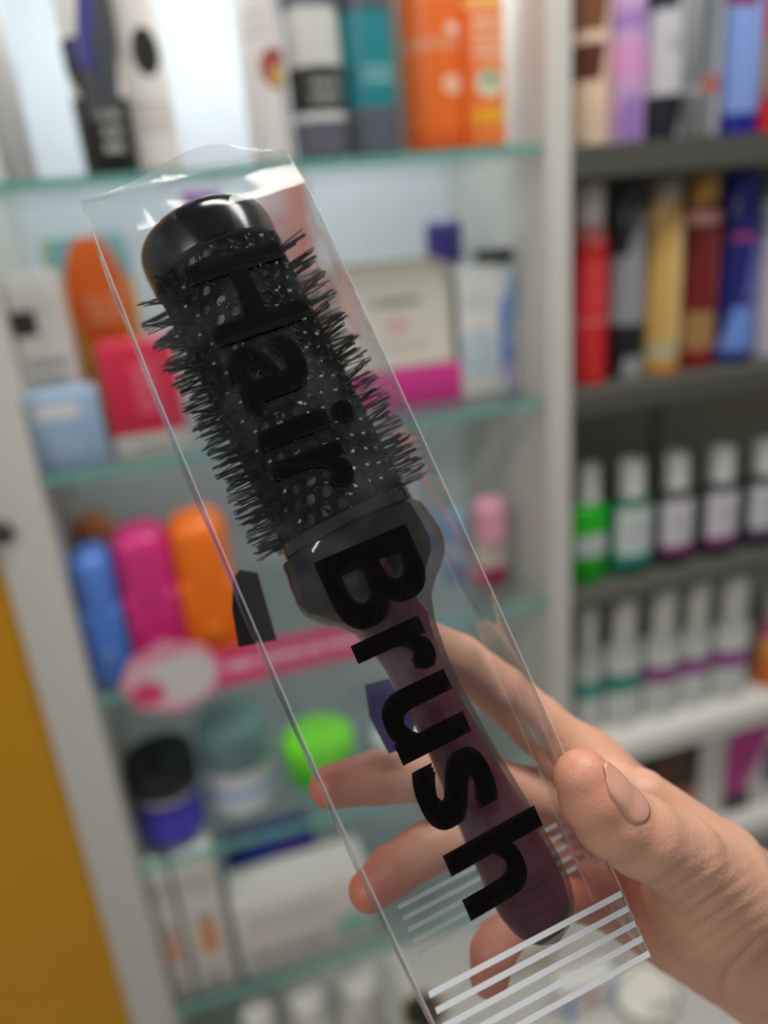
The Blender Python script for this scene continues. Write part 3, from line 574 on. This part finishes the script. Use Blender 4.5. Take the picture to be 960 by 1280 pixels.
# header flap above the seal
bm = bmesh.new(); ra, rb = [], []
for q in np.linspace(0, 1, 30):
    t_ = tl(-124)+(tr_(-124)-tl(-124))*q
    ext = 0.6+7.5*math.sin(math.pi*min(1, q*0.98))**1.3*(0.55+0.6*q)
    ra.append([bm.verts.new(((-124-ext*k/5)*MM, t_*MM, (-7.2+1.6*math.sin(q*9+k*0.4)*k/5)*MM)) for k in range(6)])
for a, b in zip(ra, ra[1:]):
    for k in range(5): bm.faces.new((a[k], b[k], b[k+1], a[k+1]))
link('header_flap', bm_mesh('header_flap', bm), m_header, bag)
bm = bmesh.new()
pts = [(127, -31.5), (127, 25.4), (128.4, 22.5), (129.2, 17), (130.0, 8), (131.4, -31.5)]
vs = [bm.verts.new((a*MM, b*MM, 0.1*MM)) for a, b in pts]; bm.faces.new(vs)
link('bottom_flap', bm_mesh('bottom_flap', bm), m_film, bag)
def ribbon(name, pts, wid, mat, nz=(0, 0, 1)):
    """narrow flat strip through 3-D points"""
    bm = bmesh.new(); prev = None; N_ = Vector(nz)
    P_ = [Vector(p) for p in pts]; rows_ = []
    for i, p in enumerate(P_):
        d = (P_[min(i+1, len(P_)-1)]-P_[max(i-1, 0)]).normalized(); s_ = d.cross(N_).normalized()*wid/2
        rows_.append([bm.verts.new((p+s_+N_*0.04)*MM), bm.verts.new((p-s_+N_*0.04)*MM), bm.verts.new((p-s_-N_*0.04)*MM), bm.verts.new((p+s_-N_*0.04)*MM)])
    for a, b in zip(rows_, rows_[1:]):
        for k in range(4): bm.faces.new((a[k], b[k], b[(k+1) % 4], a[(k+1) % 4]))
    bm.faces.new(rows_[0]); bm.faces.new(rows_[-1])
    return link(name, bm_mesh(name, bm, False), mat, bag)
SS = np.linspace(-121, 127, 40)
ribbon('edge_seam', [(s_, tl(s_), n0(s_)+0.1) for s_ in SS], 0.6, m_seam)
ribbon('edge_seam', [(s_, tr_(s_), n0(s_)+0.1) for s_ in SS], 0.6, m_seam)
SB = np.linspace(-100, 126, 36)
ribbon('edge_seam', [(s_, tl(s_), -hh(s_)) for s_ in SB], 0.45, m_seam)
ribbon('edge_seam', [(s_, tr_(s_)+4.5, -hh(s_)) for s_ in SB], 0.45, m_seam)
for i in range(5):
    s_ = 109.2+4.05*i
    ribbon('printed_stripe', [(s_-0.055*(25.5-t_), t_, 0.95) for t_ in np.linspace(-30.5, 25.4, 14)], 1.5, m_stripe)
for i in range(5):
    s_ = 101.2+3.55*i
    ribbon('printed_stripe', [(s_-0.03*(32-t_), t_, -42.9+0.0) for t_ in np.linspace(-26, 30.0, 14)], 1.3, m_stripe_b)
# bold lettering, each letter a part
RING8 = [(-1, -1), (0, -1), (1, -1), (1, 0), (1, 1), (0, 1), (-1, 1), (-1, 0)]
def letter(ch, s0, s1, t0, t1, off=0.024):
    cu = bpy.data.curves.new('letter_curve', 'FONT'); cu.body = ch; cu.size = 1; cu.resolution_u = 5; cu.extrude = 0.0
    ob = bpy.data.objects.new('tmp', cu); sc.collection.objects.link(ob)
    dg = bpy.context.evaluated_depsgraph_get(); me = bpy.data.meshes.new_from_object(ob.evaluated_get(dg))
    bpy.data.objects.remove(ob); bpy.data.curves.remove(cu)
    co = np.array([v.co[:] for v in me.vertices]); fc = [tuple(q.vertices) for q in me.polygons]; bpy.data.meshes.remove(me)
    allv, allf = [], []                                     # heavier stroke: the glyph repeated around a small square
    for k in range(8):
        allf += [tuple(i+len(co)*k for i in q) for q in fc]
        dx, dy = RING8[k]; allv.append(co+np.array([off*dx, off*dy, 0]))
    co = np.concatenate(allv); lo_, hi_ = co.min(0), co.max(0)
    P3 = np.stack([s0+(s1-s0)*(co[:, 0]-lo_[0])/(hi_[0]-lo_[0]), t0+(t1-t0)*(co[:, 1]-lo_[1])/(hi_[1]-lo_[1]), np.full(len(co), 0.85)], 1)*MM
    me = bpy.data.meshes.new('printed_letter'); me.from_pydata(P3.tolist(), [], allf)
    return link('printed_letter', me, m_ink, bag)
B0, XH, AS = -13.8, 6.6, 13.7
for ch, s0, s1, t1 in (('H', -92.8, -67.5, AS), ('a', -65.5, -46.0, XH+0.4), ('i', -41.6, -35.2, AS), ('r', -31.5, -18.5, XH), ('B', -2.6, 19.2, AS), ('r', 21.4, 35.4, XH), ('u', 37.0, 54.8, XH), ('s', 57.3, 74.2, XH+0.4), ('h', 79.0, 96.2, AS)):
    letter(ch, s0, s1, B0 if ch not in 'us' else B0-0.3, t1)
# sticker and dark tab on the back film
m_stk = printed('sticker_print', C(70, 60, 110), [('e', 0.4, 0.5, 0.4, 0.3, C(150, 50, 110)), ('r', 0, 1, 0.75, 1, C(60, 60, 130), 0.5), ('e', 0.7, 0.8, 0.2, 0.2, C(90, 130, 190))])
def back_patch(name, pxs, depth_n, mat, label):
    vs_ = []
    for px, py in pxs:
        d = np.array([(px-480)/FPX, (py-640)/FPX, 1.0]); k = ((C0+RB[:, 2]*depth_n)@RB[:, 2])/(d@RB[:, 2]); vs_.append(RB.T@(k*d-C0))
    bm = bmesh.new(); f = [bm.verts.new((v[0], v[1], depth_n)) for v in vs_]; b = [bm.verts.new((v[0], v[1], depth_n-0.0004)) for v in vs_]; n = len(f)
    bm.faces.new(f); bm.faces.new(b[::-1])
    for k in range(n): bm.faces.new((f[k], b[k], b[(k+1) % n], f[(k+1) % n]))
    o = link(name, bm_mesh(name, bm, False), mat, bag); o['label'] = label; return o
back_patch('sticker', [(456, 856), (486, 848), (520, 900), (512, 935), (486, 942), (462, 896)], -43.2*MM, m_stk, 'small purple and blue sticker on the back film')
back_patch('back_tab', [(291, 722), (300, 712), (322, 716), (346, 800), (298, 809), (290, 762)], -43.4*MM, plain('tab_dark', C(30, 16, 16), 0.25), 'dark tab at the back edge')

# ------------------------------------------------------------------ the hand: one continuous surface from a distance field, camera axes, mm
def cp(px, py, d): return np.array([(px-480)/FPX*d, (py-640)/FPX*d, d], float)
PALM = [  # chains of (px, py, depth, radius mm)
    [(735, 962, 268, 11.5), (830, 1040, 276, 15), (985, 1165, 280, 19)],
    [(742, 1020, 272, 11.5), (850, 1090, 280, 15), (995, 1185, 284, 20)],
    [(745, 1070, 274, 11.0), (850, 1120, 280, 14), (1000, 1215, 284, 19)],
    [(735, 1110, 272, 10.0), (845, 1168, 278, 13), (985, 1240, 282, 18)],
    [(985, 1190, 278, 20), (1130, 1270, 290, 23), (1350, 1390, 310, 30), (1800, 1620, 350, 37)],
    [(800, 1000, 248, 10), (890, 1090, 252, 17), (980, 1190, 268, 19)],
    [(870, 1130, 240, 16), (930, 1190, 258, 17)],
]
THUMB = [(905, 1120, 236, 14.5), (848, 1068, 219, 11.6), (800, 1044, 208, 10.6), (764, 1024, 203, 9.5), (742, 997, 200.3, 8.6), (728, 972, 199.5, 7.3)]
INDEX = [(735, 962, 268, 11.5), (672, 905, 266, 9.6), (628, 866, 263, 9.0), (575, 826, 261, 8.6), (520, 800, 259, 8.2), (478, 776, 257, 7.0)]
MIDDLE = [(742, 1020, 272, 11.5), (660, 995, 265, 9.6), (600, 978, 259, 9.0), (540, 968, 255, 8.6), (470, 972, 251, 8.3), (414, 983, 247, 6.9)]
RING = [(745, 1070, 274, 11.0), (660, 1045, 266, 9.2), (590, 1038, 256, 8.6), (530, 1062, 250, 8.3), (490, 1089, 246, 8.0), (462, 1113, 243, 6.6)]
PINKY = [(735, 1110, 272, 10), (680, 1120, 262, 8.2), (640, 1150, 252, 7.6), (616, 1190, 247, 7.0), (612, 1222, 246, 6.2)]
def chain_sdf(Pp, ch, k):
    d = None
    for (a, b) in zip(ch, ch[1:]):
        A, B = cp(*a[:3]), cp(*b[:3]); ra, rb = a[3], b[3]; ba = B-A
        h = np.clip(((Pp-A)@ba)/(ba@ba), 0, 1)
        x = np.linalg.norm(Pp-A-h[:, None]*ba, axis=1)-(ra+(rb-ra)*h)
        d = x if d is None else smin(d, x, k)
    return d
def smin(a, b, k):
    h = np.maximum(k-np.abs(a-b), 0)/k
    return np.minimum(a, b)-h*h*k*0.25
def hand_sdf(Pp):
    p = None
    for ch in PALM:
        x = chain_sdf(Pp, ch, 2); p = x if p is None else smin(p, x, 11)
    p = smin(p, chain_sdf(Pp, THUMB, 2), 9)
    d = p
    for ch, k in ((INDEX, 9), (MIDDLE, 7), (RING, 7), (PINKY, 6)):
        d = np.minimum(d, smin(p, chain_sdf(Pp, ch, 1.5), k))
    return d
VS = 1.25
lo_ = np.array([-42.0, 25.0, 182.0]); hi_ = np.array([300.0, 235.0, 345.0])
nx, ny, nz_ = [int(v) for v in np.ceil((hi_-lo_)/VS)]
gx = lo_[0]+VS*np.arange(nx); gy = lo_[1]+VS*np.arange(ny); gz = lo_[2]+VS*np.arange(nz_)
F = np.empty((nx, ny, nz_), np.float32)
GY, GZ = np.meshgrid(gy, gz, indexing='ij')
blk = 16
for i in range(0, nx, blk):
    xsn = gx[i:i+blk]
    Pp = np.empty((len(xsn), ny, nz_, 3)); Pp[..., 0] = xsn[:, None, None]; Pp[..., 1] = GY; Pp[..., 2] = GZ
    F[i:i+blk] = hand_sdf(Pp.reshape(-1, 3)).reshape(len(xsn), ny, nz_)
# surface nets
S_ = F < 0
cs = sum(S_[a:nx-1+a, b:ny-1+b, c:nz_-1+c].astype(np.int8) for a in (0, 1) for b in (0, 1) for c in (0, 1))
act = (cs > 0) & (cs < 8)
idx = -np.ones(act.shape, np.int64); ci = np.argwhere(act); idx[act] = np.arange(len(ci))
acc = np.zeros((len(ci), 3)); cnt = np.zeros(len(ci))
corners = [(a, b, c) for a in (0, 1) for b in (0, 1) for c in (0, 1)]
for e0 in corners:
    for ax in range(3):
        if e0[ax]: continue
        e1 = list(e0); e1[ax] = 1
        f0 = F[ci[:, 0]+e0[0], ci[:, 1]+e0[1], ci[:, 2]+e0[2]]; f1 = F[ci[:, 0]+e1[0], ci[:, 1]+e1[1], ci[:, 2]+e1[2]]
        m_ = (f0 < 0) != (f1 < 0); tt = np.where(m_, f0/np.where(m_, f0-f1, 1), 0)
        p_ = np.repeat(np.array(e0, float)[None], len(ci), 0); p_[:, ax] += tt
        acc[m_] += p_[m_]; cnt[m_] += 1
V_ = lo_+VS*(ci+acc/cnt[:, None])
quads = []
for ax in range(3):
    a1, a2 = (ax+1) % 3, (ax+2) % 3
    sl0 = [slice(0, -1)]*3; 
    A_ = np.argwhere(np.diff(S_, axis=ax)); 
    A_ = A_[(A_[:, a1] > 0) & (A_[:, a2] > 0) & (A_[:, a1] < S_.shape[a1]-1) & (A_[:, a2] < S_.shape[a2]-1)]
    def cell(d1, d2):
        q = A_.copy(); q[:, a1] -= d1; q[:, a2] -= d2; return idx[q[:, 0], q[:, 1], q[:, 2]]
    q = np.stack([cell(0, 0), cell(1, 0), cell(1, 1), cell(0, 1)], 1)
    inside = S_[A_[:, 0], A_[:, 1], A_[:, 2]]
    q[~inside] = q[~inside][:, ::-1]
    quads.append(q)
quads = np.concatenate(quads); quads = quads[(quads >= 0).all(1)][:, ::-1]
# project the vertices onto the field once more for smoothness
eps = 0.4
def grad(Pp): return np.stack([(hand_sdf(Pp+e)-hand_sdf(Pp-e))/(2*eps) for e in np.eye(3)*eps], 1)
for _ in range(2):
    g = grad(V_); V_ = V_-0.9*(hand_sdf(V_)/np.maximum((g*g).sum(1), 0.3))[:, None]*g
g = grad(V_); g /= np.linalg.norm(g, axis=1)[:, None]
# creases: folds over the ball of the thumb and the wrist line
ctr = cp(880, 1125, 232)
pxy = np.stack([480+FPX*V_[:, 0]/V_[:, 2], 640+FPX*V_[:, 1]/V_[:, 2]], 1)
du = (pxy-np.array([860, 1130]))
ax_u, ax_v = np.array([0.90, -0.43]), np.array([0.43, 0.90])
uu, vv = du@ax_u, du@ax_v
front = np.clip(-g[:, 2]*2, 0, 1)
fold = np.sin((vv+0.0018*uu*uu+6*np.sin(uu*0.03))*2*math.pi/19.0)
msk = np.exp(-((uu-5)/72)**2-((vv-22)/66)**2)*front
disp = 0.30*(fold+0.5*np.sin(vv*2*math.pi/11.0+uu*0.05))*msk
crease = np.exp(-((pxy[:, 0]-(905+0.5*(1240-pxy[:, 1])*0.6+np.maximum(0, 1215-pxy[:, 1])*0.7))/7)**2)*front*(pxy[:, 1] > 1165)
disp -= 1.1*crease
V_ = V_+g*disp[:, None]
tips = [cp(*c[-1][:3]) for c in (THUMB, INDEX, MIDDLE, RING, PINKY)]
red = np.zeros(len(V_))
for tp, rs in zip(tips, (0.45, 1, 1, 1, 1)): red = np.maximum(red, rs*np.exp(-(np.linalg.norm(V_-tp, axis=1)/17)**2))
red = np.maximum(red, 0.95*np.exp(-(np.linalg.norm(V_-cp(745, 1120, 258), axis=1)/22)**2))
hand = thing('hand', 'right hand holding the bagged brush from behind with the thumb on its edge', 'hand', EYE+RW@Vector(cp(1000, 1200, 280)*MM))
me = bpy.data.meshes.new('skin'); me.from_pydata((V_*MM).tolist(), [], quads.tolist()); me.update()
me.polygons.foreach_set('use_smooth', [True]*len(me.polygons))
at_ = me.attributes.new('flush', 'FLOAT', 'POINT'); at_.data.foreach_set('value', red.astype(np.float32))
def skin_mat():
    t = NT('skin'); at2 = t.add('ShaderNodeAttribute', attribute_name='flush')
    co = t.add('ShaderNodeTexCoord'); nz = t.add('ShaderNodeTexNoise'); nz.inputs['Scale'].default_value = 70; nz.inputs['Detail'].default_value = 4; t.l.new(co.outputs['Object'], nz.inputs[0])
    base = t.mix(nz.outputs[0], C(208, 152, 125), C(218, 170, 145))
    col = t.mix(t.math('MULTIPLY', at2.outputs['Fac'], 0.85), base, C(192, 92, 72))
    t.put(t.b.inputs['Base Color'], col); t.b.inputs['Roughness'].default_value = 0.48
    t.b.inputs['Subsurface Weight'].default_value = 0.12; t.b.inputs['Subsurface Radius'].default_value = (1, 0.35, 0.2); t.b.inputs['Subsurface Scale'].default_value = 0.003
    vo = t.add('ShaderNodeTexVoronoi'); vo.inputs['Scale'].default_value = 900; t.l.new(co.outputs['Object'], vo.inputs[0])
    n3 = t.add('ShaderNodeTexNoise'); n3.inputs['Scale'].default_value = 260; n3.inputs['Detail'].default_value = 5; t.l.new(co.outputs['Object'], n3.inputs[0])
    bp = t.add('ShaderNodeBump'); bp.inputs['Strength'].default_value = 0.35; bp.inputs['Distance'].default_value = 0.0006
    t.put(bp.inputs['Height'], t.math('ADD', n3.outputs[0], t.math('MULTIPLY', vo.outputs[0], 0.4))); t.l.new(bp.outputs[0], t.b.inputs['Normal'])
    return t.m
MC = Matrix.Translation(EYE) @ RW.to_4x4()
def hpart(name, me, mat):
    o = link(name, me, mat); o.parent = hand; o.matrix_parent_inverse = Matrix.Translation(hand.location).inverted(); o.matrix_basis = MC; return o
hpart('skin', me, skin_mat())
# thumb nail: a curved plate laid on the thumb
A_, B_ = cp(*THUMB[3][:3]), cp(*THUMB[5][:3]); axv = (B_-A_)/np.linalg.norm(B_-A_)
nd = np.array([0.74, -0.38, -0.50]); nd -= axv*(nd@axv); nd /= np.linalg.norm(nd); sd = np.cross(axv, nd)
nu, nv = 15, 13; top, bot = [], []
Lb = np.linalg.norm(B_-A_)
PN = []
for i in range(nu):
    for j in range(nv):
        u = i/(nu-1); ph = (j/(nv-1)-0.5)*2
        wsh = 0.66*(1-max(0, (u-0.72)/0.28)**2*0.45)*(1-max(0, (0.22-u)/0.22)**2*0.4)
        along = -0.8+u*(Lb+4.6-2.6*ph*ph*u)+1.6*ph*ph*(1-u)
        PN.append(A_+axv*along+ (nd*math.cos(ph*wsh)+sd*math.sin(ph*wsh))*11.5)
PN = np.array(PN)
for _ in range(8):
    g2 = grad(PN); PN = PN-0.9*((hand_sdf(PN)-0.25)/np.maximum((g2*g2).sum(1), .3))[:, None]*g2
g2 = grad(PN); g2 /= np.linalg.norm(g2, axis=1)[:, None]
ed = np.array([max(abs(j/(nv-1)-.5)*2, 1-i/(nu-1)*1.0 if i < 3 else 0) for i in range(nu) for j in range(nv)])
PT = PN+g2*(0.28-0.5*np.clip((ed-0.8)/0.2, 0, 1))[:, None]
fs = [(i*nv+j, i*nv+j+1, (i+1)*nv+j+1, (i+1)*nv+j) for i in range(nu-1) for j in range(nv-1)]
me2 = bpy.data.meshes.new('thumbnail'); me2.from_pydata((PT*MM).tolist(), [], fs); me2.update(); me2.polygons.foreach_set('use_smooth', [True]*len(me2.polygons))
o = hpart('thumbnail', me2, plain('nail', C(212, 158, 136), 0.25, 0, 0.04, 40)); o['label'] = 'short unpainted thumbnail'
md = o.modifiers.new('solid', 'SOLIDIFY'); md.thickness = 0.0004; md.offset = 0

# lettering on the little tin
cu = bpy.data.curves.new('tin_text', 'FONT'); cu.body = 'ird'; cu.size = 1; cu.offset = 0.01
ob = bpy.data.objects.new('tmp', cu); sc.collection.objects.link(ob); dg = bpy.context.evaluated_depsgraph_get(); mt_ = bpy.data.meshes.new_from_object(ob.evaluated_get(dg)); bpy.data.objects.remove(ob)
co = np.array([v.co[:] for v in mt_.vertices]); lo2, hi2 = co.min(0), co.max(0)
for v, c in zip(mt_.vertices, co):
    a = (c[0]-lo2[0])/(hi2[0]-lo2[0]); b_ = (c[1]-lo2[1])/(hi2[1]-lo2[1])
    v.co = (tin_r*(-0.15+0.75*a), tin_r*(-0.78+0.42*b_), tin_h+0.0004)
mt_.materials.clear(); link('printed_word', mt_, plain('tin_ink', C(50, 66, 70), 0.5), tin)
